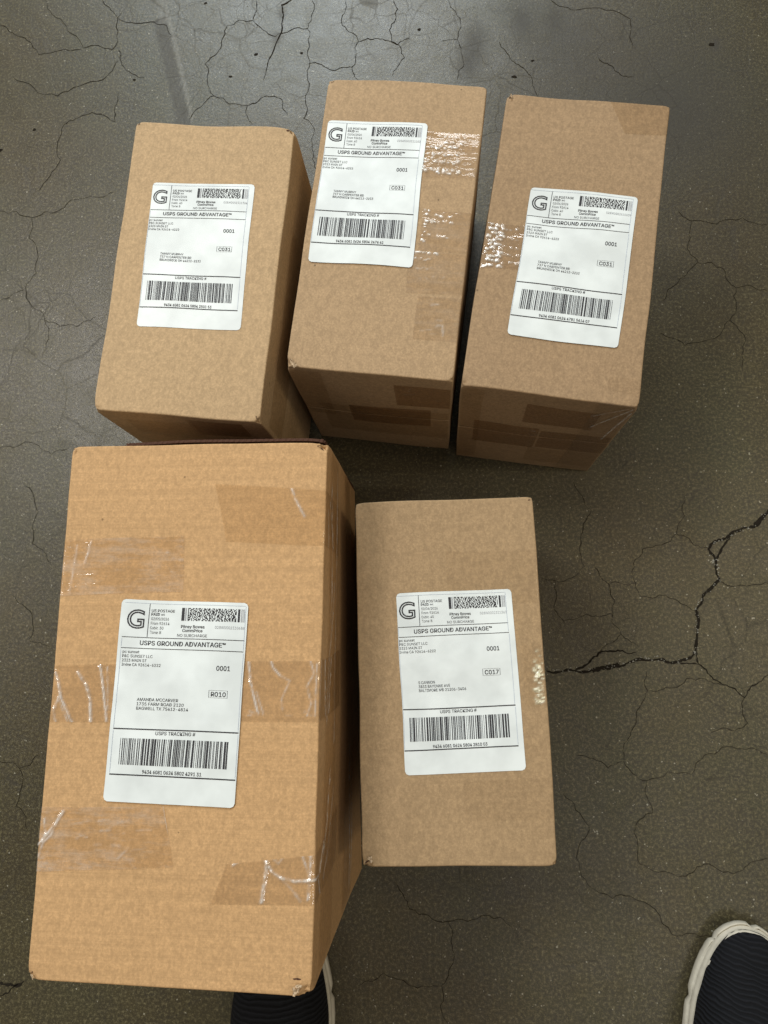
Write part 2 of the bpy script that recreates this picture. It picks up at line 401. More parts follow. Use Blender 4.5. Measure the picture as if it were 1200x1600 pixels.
    L += [(2.95, 3.105, 2.95 + e * 2, 3.33), (3.53, 3.105, 3.53 + e * 2, 3.33), (2.975, 3.105, 3.52, 3.105 + e), (2.975, 3.33 - e, 3.52, 3.33)]
    rects('ruled_lines', L, M_INK)
    rects('margin_lines', [(lx, 5.895, 3.93, 5.905), (3.955, .82, 3.967, 2.05), (3.945, 2.14, 3.957, 4.46), (3.93, 4.54, 3.942, 5.88), (lx, .82, lx + .012, 2.05), (lx, 2.14, lx + .012, 4.46), (lx, 4.54, lx + .012, 4.80)], M_FAINT, .00004)
    # tracking bar code: code-128 style bars of 1 to 4 modules
    rr = random.Random(info['track']); rs = []; x = .37; md = (3.715 - .37) / 222
    while x < 3.715 - md * 2:
        wd = rr.choice((1, 1, 2, 2, 3, 1, 2, 4)); rs.append((x, 1.06, min(3.715, x + md * wd), 1.83)); x += md * (wd + rr.choice((1, 1, 2, 1, 3, 2)))
    rects('tracking_barcode', rs, M_INK)
    # stacked postage bar code
    rs = [(1.945, 5.395, 2.035, 5.795), (3.70, 5.395, 3.765, 5.795)]
    nr, nc = 13, 52; x0, x1, y0, y1 = 2.14, 3.66, 5.395, 5.795
    for j in range(nr):
        i = 0
        while i < nc:
            k = rr.choice((1, 1, 2, 3)); i2 = min(nc, i + k)
            rs.append((x0 + (x1 - x0) * i / nc, y0 + (y1 - y0) * j / nr, x0 + (x1 - x0) * (i2 - .15) / nc, y0 + (y1 - y0) * (j + .97) / nr)); i = i2 + rr.choice((1, 1, 1, 2))
    rects('postage_barcode', rs, M_INK)
    rects('barcode_guard_bar', [(2.055, 5.395, 2.095, 5.795)], M_GREYINK)
    rects('barcode_guard_bar', [(3.80, 5.395, 3.83, 5.795), (3.85, 5.395, 3.865, 5.795), (3.885, 5.395, 3.91, 5.795)], M_GREYINK)
    return pap

# ---------------------------------------------------------------- floor
Mc = Euler((RX, RY, 0)).to_matrix()
def spot(px, py):                          # traced point of the photograph -> place on the floor (metres)
    d = Mc @ Vector(((px - 600) / F, -(py - 800) / F, -1)); t = -H / d.z
    return d.x * t, d.y * t
def axis(lo, hi, step, far):
    a = list(np.arange(lo, hi, step)); s = step; l, r = [lo], [a[-1]]
    while r[-1] < far: s *= 1.35; r.append(r[-1] + s); l.append(l[-1] - s)
    return np.array(sorted(set(l[1:] + a + r[1:])))
gx, gy = axis(-.8, .65, .0035, 9), axis(-.6, 1.1, .0035, 9)
XX, YY = np.meshgrid(gx, gy)
stain_shade = np.zeros(XX.shape); pale = np.zeros(XX.shape)
def seg_d(a, b):
    dx, dy = b[0] - a[0], b[1] - a[1]; t = np.clip(((XX - a[0]) * dx + (YY - a[1]) * dy) / (dx * dx + dy * dy), 0, 1)
    return np.hypot(XX - a[0] - t * dx, YY - a[1] - t * dy), t
# strip of old adhesive residue, with the pale line along it
a, b = spot(249, 28), spot(287, 192); d_, t_ = seg_d(a, b); stain_shade += .78 * np.clip((.0095 - d_) / .002 + .5, 0, 1) * (t_ > 0) * (.75 + .25 * np.sin(t_ * 40) * np.sin(XX * 900))
a, b = spot(262, 20), spot(301, 188); d_, t_ = seg_d(a, b); pale += .55 * np.clip((.0022 - d_) / .002 + .5, 0, 1)
a, b = spot(247, -30), spot(256, 30); d_, t_ = seg_d(a, b); pale += .30 * np.clip((.008 - d_) / .002 + .5, 0, 1)
for (px, py, r, s) in ((738, 80, .020, .5), (730, 105, .013, .4), (815, 33, .014, .45), (745, 55, .014, .35), (866, 30, .012, .3), (1118, 70, .006, .6), (440, 20, .006, .6), (432, 60, .007, .5)):
    c = spot(px, py); stain_shade += s * np.exp(-(((XX - c[0]) / r) ** 2 + ((YY - c[1]) / (r * 1.8)) ** 2))
# shade over the far right floor, painted in as a browner tone
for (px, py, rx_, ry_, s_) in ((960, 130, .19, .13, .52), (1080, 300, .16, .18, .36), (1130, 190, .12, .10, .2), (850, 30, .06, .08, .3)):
    c = spot(px, py); stain_shade += s_ * np.exp(-((((XX - c[0]) * .87 + (YY - c[1]) * .5) / rx_) ** 2 + ((-(XX - c[0]) * .5 + (YY - c[1]) * .87) / ry_) ** 2) ** 1.6)
stain_shade = np.clip(stain_shade, 0, 1); pale = np.clip(pale, 0, 1)
vs = np.stack([XX.ravel(), YY.ravel(), np.zeros(XX.size)], 1)
nx, ny = len(gx), len(gy)
ii, jj = np.meshgrid(np.arange(nx - 1), np.arange(ny - 1)); q = (jj * nx + ii).ravel()
fc = np.stack([q, q + 1, q + nx + 1, q + nx], 1)
me = bpy.data.meshes.new('floor')
me.vertices.add(len(vs)); me.vertices.foreach_set('co', vs.ravel())
me.loops.add(fc.size); me.loops.foreach_set('vertex_index', fc.ravel())
me.polygons.add(len(fc)); me.polygons.foreach_set('loop_start', np.arange(0, fc.size, 4))
me.update(calc_edges=True)
for nm, arr in (('stain_shade', stain_shade), ('pale', pale)):
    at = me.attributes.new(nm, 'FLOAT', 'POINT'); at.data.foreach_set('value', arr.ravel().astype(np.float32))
floor = bpy.data.objects.new('floor', me); col.objects.link(floor); floor['kind'] = 'structure'

m, nt, b = mat('old_polished_concrete'); L = nt.links
tc = nt.nodes.new('ShaderNodeTexCoord'); co = tc.outputs['Object']
warpn = tex(nt, co, 'ShaderNodeTexNoise', 9, Detail=3., Roughness=.6)
wv = nt.nodes.new('ShaderNodeVectorMath'); wv.operation = 'MULTIPLY_ADD'; wv.inputs[1].default_value = (.045, .045, 0); L.new(warpn.outputs['Color'], wv.inputs[0]); L.new(co, wv.inputs[2])
wn2 = tex(nt, co, 'ShaderNodeTexNoise', 60, Detail=3., Roughness=.6)
wv2 = nt.nodes.new('ShaderNodeVectorMath'); wv2.operation = 'MULTIPLY_ADD'; wv2.inputs[1].default_value = (.009, .009, 0); L.new(wn2.outputs['Color'], wv2.inputs[0]); L.new(wv.outputs[0], wv2.inputs[2])
def crack(scale, width):
    v = tex(nt, wv2.outputs[0], 'ShaderNodeTexVoronoi', scale, feature='DISTANCE_TO_EDGE')
    return ramp(nt, v.outputs['Distance'], [(0, g3(1)), (width, g3(0))]).outputs[0]
mask = ramp(nt, tex(nt, co, 'ShaderNodeTexNoise', 4.2, Detail=2.).outputs[0], [(.40, g3(0)), (.60, g3(1))]).outputs[0]
mask2 = ramp(nt, tex(nt, co, 'ShaderNodeTexNoise', 7.7, Detail=3.).outputs[0], [(.42, g3(0)), (.62, g3(1))]).outputs[0]
ck = math_(nt, 'ADD', math_(nt, 'MULTIPLY', crack(13, .016), math_(nt, 'MULTIPLY', mask, .30)), math_(nt, 'MULTIPLY', crack(25, .022), math_(nt, 'MULTIPLY', mask2, .28)), True)
n_big = tex(nt, co, 'ShaderNodeTexNoise', 3.3, Detail=5., Roughness=.6)
n_mid = tex(nt, co, 'ShaderNodeTexNoise', 28, Detail=6., Roughness=.7)
n_fin = tex(nt, co, 'ShaderNodeTexNoise', 300, Detail=5., Roughness=.85)
c = mixc(nt, ramp(nt, n_big.outputs[0], [(.35, g3(0)), (.65, g3(1))]).outputs[0], (.055, .041, .018), (.048, .046, .024))
c = mixc(nt, math_(nt, 'MULTIPLY', ramp(nt, n_mid.outputs[0], [(.38, g3(1)), (.60, g3(0))]).outputs[0], .50), c, (.040, .034, .023))
c = mixc(nt, math_(nt, 'MULTIPLY', ramp(nt, n_fin.outputs[0], [(.50, g3(0)), (.68, g3(1))]).outputs[0], .85), c, (.185, .160, .088))
c = mixc(nt, math_(nt, 'MULTIPLY', ramp(nt, n_fin.outputs[0], [(.32, g3(1)), (.49, g3(0))]).outputs[0], .85), c, (.03, .026, .019))
sv = tex(nt, co, 'ShaderNodeTexVoronoi', 260)
sd = math_(nt, 'MULTIPLY', math_(nt, 'LESS_THAN', sv.outputs['Distance'], .26), math_(nt, 'GREATER_THAN', tex(nt, co, 'ShaderNodeTexNoise', 140).outputs[0], .645))
c = mixc(nt, math_(nt, 'MULTIPLY', sd, .7), c, (.34, .32, .25))
at = nt.nodes.new('ShaderNodeAttribute'); at.attribute_name = 'stain_shade'
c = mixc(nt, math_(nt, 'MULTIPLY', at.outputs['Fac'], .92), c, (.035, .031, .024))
at2 = nt.nodes.new('ShaderNodeAttribute'); at2.attribute_name = 'pale'
c = mixc(nt, math_(nt, 'MULTIPLY', at2.outputs['Fac'], .6), c, (.22, .21, .18))
c = mixc(nt, ck, c, (.016, .013, .010))
L.new(c, b.inputs['Base Color'])
rg = math_(nt, 'ADD', math_(nt, 'MULTIPLY', n_mid.outputs[0], .26), .20)
rg = math_(nt, 'ADD', rg, math_(nt, 'MULTIPLY', at.outputs['Fac'], .25))
rg = math_(nt, 'ADD', rg, math_(nt, 'MULTIPLY', ck, .5))
L.new(rg, b.inputs['Roughness']); b.inputs['Specular IOR Level'].default_value = .37
hh = math_(nt, 'SUBTRACT', math_(nt, 'ADD', math_(nt, 'MULTIPLY', n_fin.outputs[0], .30), math_(nt, 'MULTIPLY', n_mid.outputs[0], .6)), math_(nt, 'MULTIPLY', ck, .25))
bp = N(nt, 'ShaderNodeBump', Strength=.55, Distance=.0016); L.new(hh, bp.inputs['Height']); L.new(bp.outputs[0], b.inputs['Normal'])
me.materials.append(m)

# cracks in the floor, each line with its own jagged width
M_CR = plain('crack_dark', (.018, .015, .011), .95, .05)
M_GRIT = plain('broken_concrete_grit', (.26, .25, .21), .9, bs=300)
def jag(pts, n, amp):
    for k in range(n):
        o = [pts[0]]
        for a, c in zip(pts, pts[1:]):
            dx, dy = c[0] - a[0], c[1] - a[1]; r = rnd.uniform(-amp, amp)
            o += [((a[0] + c[0]) / 2 - dy * r, (a[1] + c[1]) / 2 + dx * r), c]
        pts = o
    return pts
CRV, CRF = [], []
def ribbon(px, w0, w1=None, n=3, amp=.16, z=.0003):
    pts = jag([spot(*p) for p in px], n, amp); w1 = w0 if w1 is None else w1; k = len(pts); b = len(CRV)
    for i, p in enumerate(pts):
        q0, q1 = pts[max(0, i - 1)], pts[min(k - 1, i + 1)]; dx, dy = q1[0] - q0[0], q1[1] - q0[1]; L_ = math.hypot(dx, dy) or 1
        w = (w0 + (w1 - w0) * i / (k - 1)) * rnd.uniform(.45, 1.4) / 2
        if i in (0, k - 1): w *= .3
        CRV.extend([(p[0] - dy / L_ * w, p[1] + dx / L_ * w, z), (p[0] + dy / L_ * w, p[1] - dx / L_ * w, z)])
    CRF.extend([(b + 2 * i, b + 2 * i + 1, b + 2 * i + 3, b + 2 * i + 2) for i in range(k - 1)])
MAIN = [(853,1048),(896,1048),(924,1047),(956,1041),(978,1037),(997,1030),(1035,1030),(1054,1035),(1073,1030),(1086,1019),(1089,984),(1087.6,953),(1098.7,930.5),(1124,905),(1119,880),(1106.6,857.7),(1111,850),(1137,838.7),(1159,826),(1178,823),(1200,800.7),(1245,765)]
ribbon(MAIN, .0026, .0030, 3, .13)
ribbon([(925,1047),(940,1044),(956,1041),(968,1039)], .0050, .0046, 3, .1, .0005)
ribbon([(1104,925),(1124,905)], .0044, .0036, 3, .1, .0005); ribbon([(1178,823),(1200,801),(1215,790)], .005, .006, 3, .1, .0005)
ribbon([(899,1046),(924.5,1030),(940,1017.6),(965,1016),(994,1019)], .0022, .0014)
ribbon([(1119,877),(1132,851),(1140,840)], .0026, .002); ribbon([(1089,1019),(1092,1038),(1061,1035)], .0014)
ribbon([(1092,1038),(1110,1056),(1130,1070),(1163,1090),(1175,1071),(1200,1054),(1230,1040)], .0013, .0010)
ribbon([(0,1535),(22,1540),(38,1533)], .003, .002); ribbon([(-10,1560),(12,1552),(30,1536)], .0015)
fine = [
 [(896,753),(924,797),(907,843),(913,885),(867,907),(845,905)], [(928,886),(953,918),(958,959),(970,991),(998,1010)], [(867,907),(866,953),(884,975)],
 [(1070,775),(1056,834),(1004,858),(991,877),(993,911),(999,930)], [(1056,834),(1083,851),(1105,855)], [(1010,1048),(1012,1079),(994,1114),(985,1149),(975,1190)],
 [(1124,905),(1142,916),(1180,913),(1210,915)], [(999,930),(1040,930),(1070,945),(1087,955)], [(993,911),(950,911)], [(958,959),(915,960),(880,970)],
 [(970,991),(950,1005),(935,1020)], [(1130,1070),(1100,1060),(1050,1075),(1012,1079)], [(1163,1090),(1168,1130),(1140,1140),(1110,1145)],
 [(160,0),(182,25),(220,37),(260,40),(268,55)], [(190,20),(175,78),(130,75),(95,30),(70,0)], [(185,78),(188,92),(215,120),(225,121)],
 [(355,40),(345,75),(320,100),(335,150),(387,165),(395,195)], [(487,30),(487,0)], [(395,32),(430,57),(480,45),(487,30)], [(400,0),(395,32),(355,40)],
 [(480,45),(482,90),(480,145),(475,185),(490,240),(500,270)], [(482,100),(520,110),(550,105),(560,65),(535,40),(540,0)], [(335,150),(320,160),(295,187)],
 [(387,165),(415,150),(440,155),(450,180)], [(560,65),(590,60),(620,70),(640,60)], [(550,105),(560,125)],
 [(0,40),(40,60),(60,85),(90,80),(130,75)], [(20,120),(90,150),(160,125),(185,95)], [(185,145),(180,190),(130,180),(100,195),(95,250),(60,300)],
 [(615,0),(618,30),(612,65),(632,90),(612,120)], [(700,0),(720,40),(715,62),(690,65)], [(780,65),(800,95),(825,115),(840,150)], [(715,62),(725,100),(715,125)],
 [(860,0),(905,15),(985,30),(988,75)], [(935,90),(960,110),(990,120)], [(1060,330),(1080,345),(1075,380),(1090,410),(1060,440),(1035,470)],
 [(1080,345),(1120,350),(1160,340),(1200,350)], [(1090,410),(1130,420),(1150,450),(1200,455)], [(1150,450),(1140,500),(1165,530),(1160,580)],
 [(1030,520),(1070,540),(1110,530),(1140,500)], [(0,330),(50,340),(90,330),(130,310),(180,300)], [(50,340),(60,400),(40,450),(70,500),(65,560)], [(0,470),(40,450)], [(70,500),(120,510),(150,495)],
 [(0,700),(40,690),(80,710),(108,700)], [(40,760),(60,800),(50,850),(80,880)], [(20,930),(50,960),(45,1000),(80,1010)],
 [(620,1380),(640,1420),(700,1440),(760,1430),(800,1450)], [(700,1440),(710,1490),(690,1540),(700,1600)], [(900,1180),(950,1200),(975,1190),(1010,1220),(1080,1210)],
 [(880,1240),(920,1290),(900,1340),(930,1390)], [(1010,1220),(1020,1270),(990,1300),(1000,1350),(1060,1370)], [(1080,1210),(1100,1180),(1160,1170),(1200,1180)],
 [(1060,1370),(1100,1350),(1160,1360),(1200,1340)], [(560,1540),(600,1520),(640,1540),(690,1540)], [(930,1390),(985,1400),(1050,1460),(1110,1462)], [(60,1180),(30,1200),(0,1190)], [(30,1200),(25,1260),(45,1300)],
]
MAJ = (CRV, CRF); obj('floor_cracks', CRV, CRF, M_CR, kind='structure'); CRV, CRF = [], []
M_HAIR = plain('hairline_shadow', (.026, .022, .015), .95, .05)
for p in fine:
    if not all(q_[1] < 330 and q_[0] < 720 for q_ in p): ribbon(p, .0008, .0006, 3, .16)
HAIR = (CRV, CRF); obj('hairline_cracks', CRV, CRF, M_HAIR, kind='structure'); CRV, CRF = [], []
for p in fine:
    if all(q_[1] < 330 and q_[0] < 720 for q_ in p): ribbon(p, .0010, .0007, 3, .16)
ribbon([(460,-5),(440,8),(442,30),(425,85),(412,125)], .0026, .0010, 3, .1)
for px, py, s_ in ((400,85,.004),(321,5,.003),(210,125,.003),(0,235,.005),(54,203,.004),(471,83,.003),(360,120,.003),(832,95,.003),(804,120,.0045),(655,46,.004),(1112,70,.005)):
    c0 = spot(px, py); b0 = len(CRV)
    for k in range(9): a_ = k / 9 * 6.283; r_ = s_ * rnd.uniform(.5, 1); CRV.append((c0[0] + r_ * math.cos(a_), c0[1] + .7 * r_ * math.sin(a_), .0003))
    CRF.append(tuple(range(b0, b0 + 9)))
obj('dark_cracks', CRV, CRF, M_CR, kind='structure')  # darker cracks, plus scattered dark spots
gv, gf = [], []
for (x0, y0), (x1, y1) in zip(MAIN, MAIN[1:]):
    for k in range(int(math.hypot(x1 - x0, y1 - y0) / 3)):
        t = rnd.random(); c0 = spot(x0 + (x1 - x0) * t + rnd.gauss(0, 2.2), y0 + (y1 - y0) * t + rnd.gauss(0, 2.2)); s_ = rnd.uniform(.0005, .0016); b0 = len(gv)
        for d in ((1, 0, .1), (-.3, .9, .2), (-.8, -.6, .1), (0.1, 0, .9)):
            gv.append((c0[0] + d[0] * s_ * rnd.uniform(.7, 1.3), c0[1] + d[1] * s_, d[2] * s_ * .8))
        gf += [(b0, b0 + 1, b0 + 3), (b0 + 1, b0 + 2, b0 + 3), (b0 + 2, b0, b0 + 3)]
for k in range(170):                         # loose crumbs lying about
    c0 = (rnd.uniform(-.62, .48), rnd.uniform(-.42, .95)); s_ = rnd.uniform(.0004, .0011); b0 = len(gv)
    for d in ((1, 0, .1), (-.3, .9, .2), (-.8, -.6, .1), (0.1, 0, .9)):
        gv.append((c0[0] + d[0] * s_ * rnd.uniform(.7, 1.3), c0[1] + d[1] * s_, d[2] * s_ * .8))
    gf += [(b0, b0 + 1, b0 + 3), (b0 + 1, b0 + 2, b0 + 3), (b0 + 2, b0, b0 + 3)]
obj('crack_grit', gv, gf, M_GRIT, kind='stuff')

# ---------------------------------------------------------------- the five parcels
def crush_for(key, items):
    d = BX[key]; o = []
    for sx, sy, r, px, py, pz in items: o.append((sx * d['w'] / 2, sy * d['l'] / 2, d['h'], r, px, py, pz))
    return o
def info(track, serial, route, to, date='02/06/2026', cubic='Cubic .40', zone='Zone 8', wr=.00012):
    return dict(track=track, serial=serial, route=route, to=to, date=date, cubic=cubic, zone=zone, wrinkle=wr)
TM = [('TAMMY MURPHY', 1.66), ('737 N CARPENTER RD', 1.98), ('BRUNSWICK OH 44212-2233', 2.36)]
CL = tape_mat('clear_tape', (1, .998, .993), .0, .12, .06, 60, fres=.10)
CLE = tape_mat('crackled_clear_tape', (1, .997, .99), .0, .10, .20, 120, (.8, 1.2, 1), .0, 1.5, fres=.1, milk_glint=1., crc=(1.0, .98, .70))  # yellowish glint put into the crease colour
CLB = tape_mat('bubbled_clear_tape', (.985, .972, .955), .02, .09, .10, 90, (.5, 2.0, 1), .07, 1., fres=.2, milk_glint=1., crc=(1, .98, .93))  # crease colour carries painted white glints
CLC = tape_mat('crinkled_clear_tape', (.985, .972, .955), .04, .08, .16, 90, (.5, 1.8, 1), .05, 6., fres=.2, milk_glint=1., crc=(1, .98, .93))  # bright reflections painted through the crease colour
CLW = tape_mat('wrinkled_clear_tape', (.992, .982, .962), .06, .11, .05, 40, (2, .6, 1), .0, 2., fres=.2)
CLS = tape_mat('scuffed_clear_tape', (.986, .970, .942), .03, .12, .14, 80, (.7, 2, 1), .18, 3., fres=.2)
BRN = tape_mat('tan_tinted_tape', (.984, .97, .942), .008, .12, .08, 40, (1, 1, 1), .0, 4., fres=.2)
DRK = tape_mat('brown_tape', (.90, .85, .80), .02, .2, .15, 40, (1, 1, 1), .0, 5.)

# A : back row, left
A = Carton('A', 'tan box at the left end of the back row, label tracking number ending 2501 53', M_KR, 1,
           crush_for('A', [(1, 1, .0030, -.0030, -.002, -.004), (1, 1, .012, -.001, -.001, -.001), (-1, 1, .004, .001, -.001, -.0015), (1, -1, .0028, -.0025, .0015, -.0045), (-1, -1, .006, .0015, .001, -.001)]))
h = A.h * 1000; l2 = A.l * 500; w2 = A.w * 500
A.tape([(5, -l2 - 8), (60, -l2 - 8), (60, -l2 - 50), (5, -l2 - 50)], DRK, 'y')
A.tape([(-60, -l2 - 20), (10, -l2 - 20), (10, -l2 - 68), (-60, -l2 - 68)], BRN, 'y')
A.tape([(w2 + 30, 60), (w2 + 80, 60), (w2 + 80, -l2 + 5), (w2 + 30, -l2 + 5)], BRN, 'x')
A.tape([(w2 + 95, l2 - 20), (w2 + 140, l2 - 20), (w2 + 140, -l2 + 5), (w2 + 95, -l2 + 5)], CL, 'x')
make_label(A, 'A', .0003, info('9434 6081 0624 5804 2501 53', '028W0002311384', 'C031', TM), -.15)

# B : back row, middle
B = Carton('B', 'tan box in the middle of the back row, crinkled tape right of its label', M_KRB, 2,
           crush_for('B', [(-1, 1, .005, .001, -.001, -.002), (1, 1, .004, -.001, -.001, -.001), (-1, -1, .007, .002, .0015, -.003), (1, -1, .004, -.001, .001, -.001)]))
l2 = B.l * 500; w2 = B.w * 500
cr = lambda pts, h_, w_: (pts, h_, w_)
def bubbles(x0, x1, y0, y1, n, hh, seed, ln=6):
    r = random.Random(seed); o = []
    for k in range(n):
        x, y = r.uniform(x0, x1), r.uniform(y0, y1); a = r.gauss(0, .25); L_ = r.uniform(1, ln)
        o.append(([(x, y), (x + L_ * math.cos(a), y + L_ * math.sin(a))], hh * r.uniform(.5, 1.2), r.uniform(.5, 1.0)))
    return o
def rows(spec, seed):                      # rows of blisters whose glints are painted white: (x0, x1, y, height, thickness, count)
    r = random.Random(seed); o = []
    for x0, x1, y, hh, th, n in spec:
        for k in range(n):
            x = x0 + (x1 - x0) * (k + r.uniform(.1, .9)) / n; L_ = (x1 - x0) / n * r.uniform(.15, .75); yy = y + r.gauss(0, .6)
            o.append(([(x, yy), (x + L_ * .5, yy + r.gauss(0, .5)), (x + L_, yy + r.gauss(0, .6))], hh * r.uniform(.6, 1.3), th * r.uniform(.6, 1.25)))
    return o
B.tape([(20, 100), (w2 + 60, 101), (w2 + 60, 52), (23, 50)], CLB, step=.0009, creases=rows([(43, 63, 89, .9, .8, 3), (30, 55, 83, 1., .7, 6), (24, 59, 75, .8, .6, 9), (28, 45, 70, .6, .5, 4), (42, 60, 66, 1.3, 1.1, 5), (24, 42, 67, .6, .5, 4), (24, 62, 58, 1.2, 1.0, 9), (38, 62, 55, .9, .8, 5), (34, 64, 95, .25, .6, 5)], 3))
B.tape([(32, 16), (w2 + 50, 15), (w2 + 50, -27), (31, -28)], CLB, step=.0009, creases=rows([(33, 38, 14, 1.1, .9, 2), (34, 37, 10, .8, .6, 1), (34, 46, 3, 1., .8, 5), (46, 60, 3, .3, .8, 4), (33, 36, 0, .9, .6, 1), (33, 36, -4, .8, .6, 1), (33, 36, -9, .9, .7, 1), (33, 36, -13, .9, .6, 1), (33, 37, -18, .9, .7, 2), (35, 58, -12, .25, .7, 5), (40, 58, 9, .3, .9, 4)], 4))
B.tape([(23, -29), (w2 + 50, -28), (w2 + 50, -70), (25, -71)], CLB, off=.0004, creases=rows([(27, 50, -30, .9, .7, 6), (26, 44, -37, .4, .7, 5), (28, 48, -45, .25, .6, 5), (30, 60, -55, .2, .6, 4)], 6))
B.tape([(37, -74), (w2 + 45, -73), (w2 + 45, -116), (37, -117)], CLB, creases=bubbles(40, 66, -112, -76, 9, .2, 7, 9) + [([(64, -102), (65, -112)], .5, .7)])
B.tape([(-w2 - 20, -l2 - 4), (-w2 + 34, -l2 - 4), (-w2 + 34, -l2 - 110), (-w2 - 20, -l2 - 110)][:0] or [(-w2 + 2, -l2 - 5), (-w2 + 32, -l2 - 5), (-w2 + 32, -l2 - 120), (-w2 + 2, -l2 - 120)], BRN, 'y')
B.tape([(w2 - 56, -l2 - 20), (w2 - 2, -l2 - 20), (w2 - 2, -l2 - 70), (w2 - 56, -l2 - 70)], DRK, 'y', creases=bubbles(w2 - 50, w2 - 10, -l2 - 66, -l2 - 24, 6, .3, 8, 10))
B.tape([(-28, -l2 - 82), (58, -l2 - 78), (58, -l2 - 128), (-28, -l2 - 132)], DRK, 'y', off=.0004)
B.tape([(-w2 + 20, -l2 - 84), (w2 - 2, -l2 - 84), (w2 - 2, -l2 - 168), (-w2 + 20, -l2 - 168)], BRN, 'y', off=.0007)
make_label(B, 'B', .0008, info('9434 6081 0624 5804 2476 41', '028W0002311383', 'C031', TM), -.14, )

# C : back row, right
C_ = Carton('C', 'tan box at the right end of the back row, shiny tape left of its label', M_KRC, 4,
           crush_for('C', [(-1, 1, .004, .002, -.002, -.003), (1, 1, .003, -.0006, -.0006, -.0008), (-1, -1, .005, .001, .001, -.002), (1, -1, .005, -.001, .001, -.001)]))
l2 = C_.l * 500; w2 = C_.w * 500
C_.tape([(-w2 - 50, 12), (-36, 12), (-36, -34), (-w2 - 50, -36)], CLC, step=.0009, creases=rows([(-77, -62, y_, 1.2, 1.0, 3) for y_ in (9, 5.5, 2, -2, -6, -10, -14, -18, -22.5, -27, -32)] + [(-62, -46, y_, .3, .7, 3) for y_ in (6, -3, -12, -20, -29)], 9))
C_.tape([(21, 156), (w2 + 40, 152), (w2 + 40, 124), (39, 120)], BRN)
C_.tape([(50, -129), (w2 + 40, -127), (w2 + 40, -150), (50, -141)], CL)
C_.tape([(-w2 + 2, -l2 - 4), (-w2 + 22, -l2 - 4), (-w2 + 22, -l2 - 200), (-w2 + 2, -l2 - 200)], BRN, 'y')
C_.tape([(-16, -l2 - 22), (52, -l2 - 24), (52, -l2 - 70), (-16, -l2 - 66)], DRK, 'y')
C_.tape([(-62, -l2 - 80), (4, -l2 - 80), (4, -l2 - 142), (-62, -l2 - 142)], DRK, 'y', creases=bubbles(-5, 2, -l2 - 130, -l2 - 84, 6, .5, 12, 5))
C_.tape([(6, -l2 - 86), (w2 - 2, -l2 - 86), (w2 - 2, -l2 - 138), (6, -l2 - 138)], DRK, 'y')
C_.tape([(0, -l2 - 142), (w2 - 2, -l2 - 142), (w2 - 2, -l2 - 190), (0, -l2 - 190)], BRN, 'y')
C_.tape([(w2 - 34, -l2 + 1), (w2 - 2, -l2 + 1), (w2 - 2, -l2 - 205), (w2 - 40, -l2 - 205)], CLW, 'y', off=.0007, creases=[([(w2 - 4, -l2 - 4), (w2 - 30, -l2 - 60)], .8, .8), ([(w2 - 3, -l2 - 10), (w2 - 12, -l2 - 90)], .8, .8), ([(w2 - 8, -l2 - 4), (w2 - 34, -l2 - 30)], .5, .7)])
make_label(C_, 'C', .0008, info('9434 6081 0624 4781 5414 07', '028W0002310609', 'C031', TM), -.10)
C_.scrap(-w2 / 1000 + .003, l2 / 1000 - .003, .004, 2)
B.scrap(-B.w / 2 + .004, -B.l / 2 + .004, .006, 3)

# D : large parcel, front left
D = Carton('D', 'largest box, orange-brown, front left, wrinkled clear tape, label addressed to Bagwell TX', M_KRD, 5,
           crush_for('D', [(1, 1, .0035, -.004, -.003, -.006), (1, 1, .010, -.001, -.001, -.001), (-1, 1, .004, .001, -.001, -.001), (1, -1, .006, -.003, .003, -.003), (-1, -1, .005, .001, .0015, -.002)]))
l2 = D.l * 500; w2 = D.w * 500
# folded end flap standing a little off the far edge
vs, fs = [], []
for k, x in enumerate(sp(-D.w / 2 + .045, D.w / 2 - .001, 120)):
    fl = .00045 * math.sin(k * 1.9) + .0006 * noise.noise(Vector((x * 40, 0, 1)))
    t = min(1, (k / 30)); yy = D.l / 2 + .0004 + .0016 * t
    for dy, z in ((0, .004), (0, D.h - .0026 + fl), (.0022, D.h - .0026 + fl * .5), (.0022, .004)): vs.append(D.warp((x, yy + dy, z)))
for k in range(119):
    for j in range(4):
        a0, a1 = 4 * k + j, 4 * k + (j + 1) % 4; fs.append((a0, a1, a1 + 4, a0 + 4))
fs += [(0, 3, 2, 1), (476, 477, 478, 479)]
obj('end_flap', vs, fs, M_DARKED, D.root, label='dark raw edge of the folded end flap')
D.tape([(-w2 - 70, 122), (-8, 128.5), (-5, 83), (-w2 - 70, 75)], CLS, creases=[cr([(-84.6, 123), (-86, 114), (-88, 106)], .55, .8), cr([(-96, 120), (-99, 80)], .35, .8)] + bubbles(-24, -9, 96, 124, 6, .3, 21, 4))
D.tape([(16, 171), (w2 + 80, 160), (w2 + 80, 116), (27, 123.4)], BRN, creases=[cr([(79.8, 166.8), (84, 156), (90.7, 143.6)], .6, .9), cr([(w2 + 20, 158), (w2 + 40, 120)], .8, 1), cr([(w2 + 10, 150), (w2 + 16, 120)], .6, 1)])
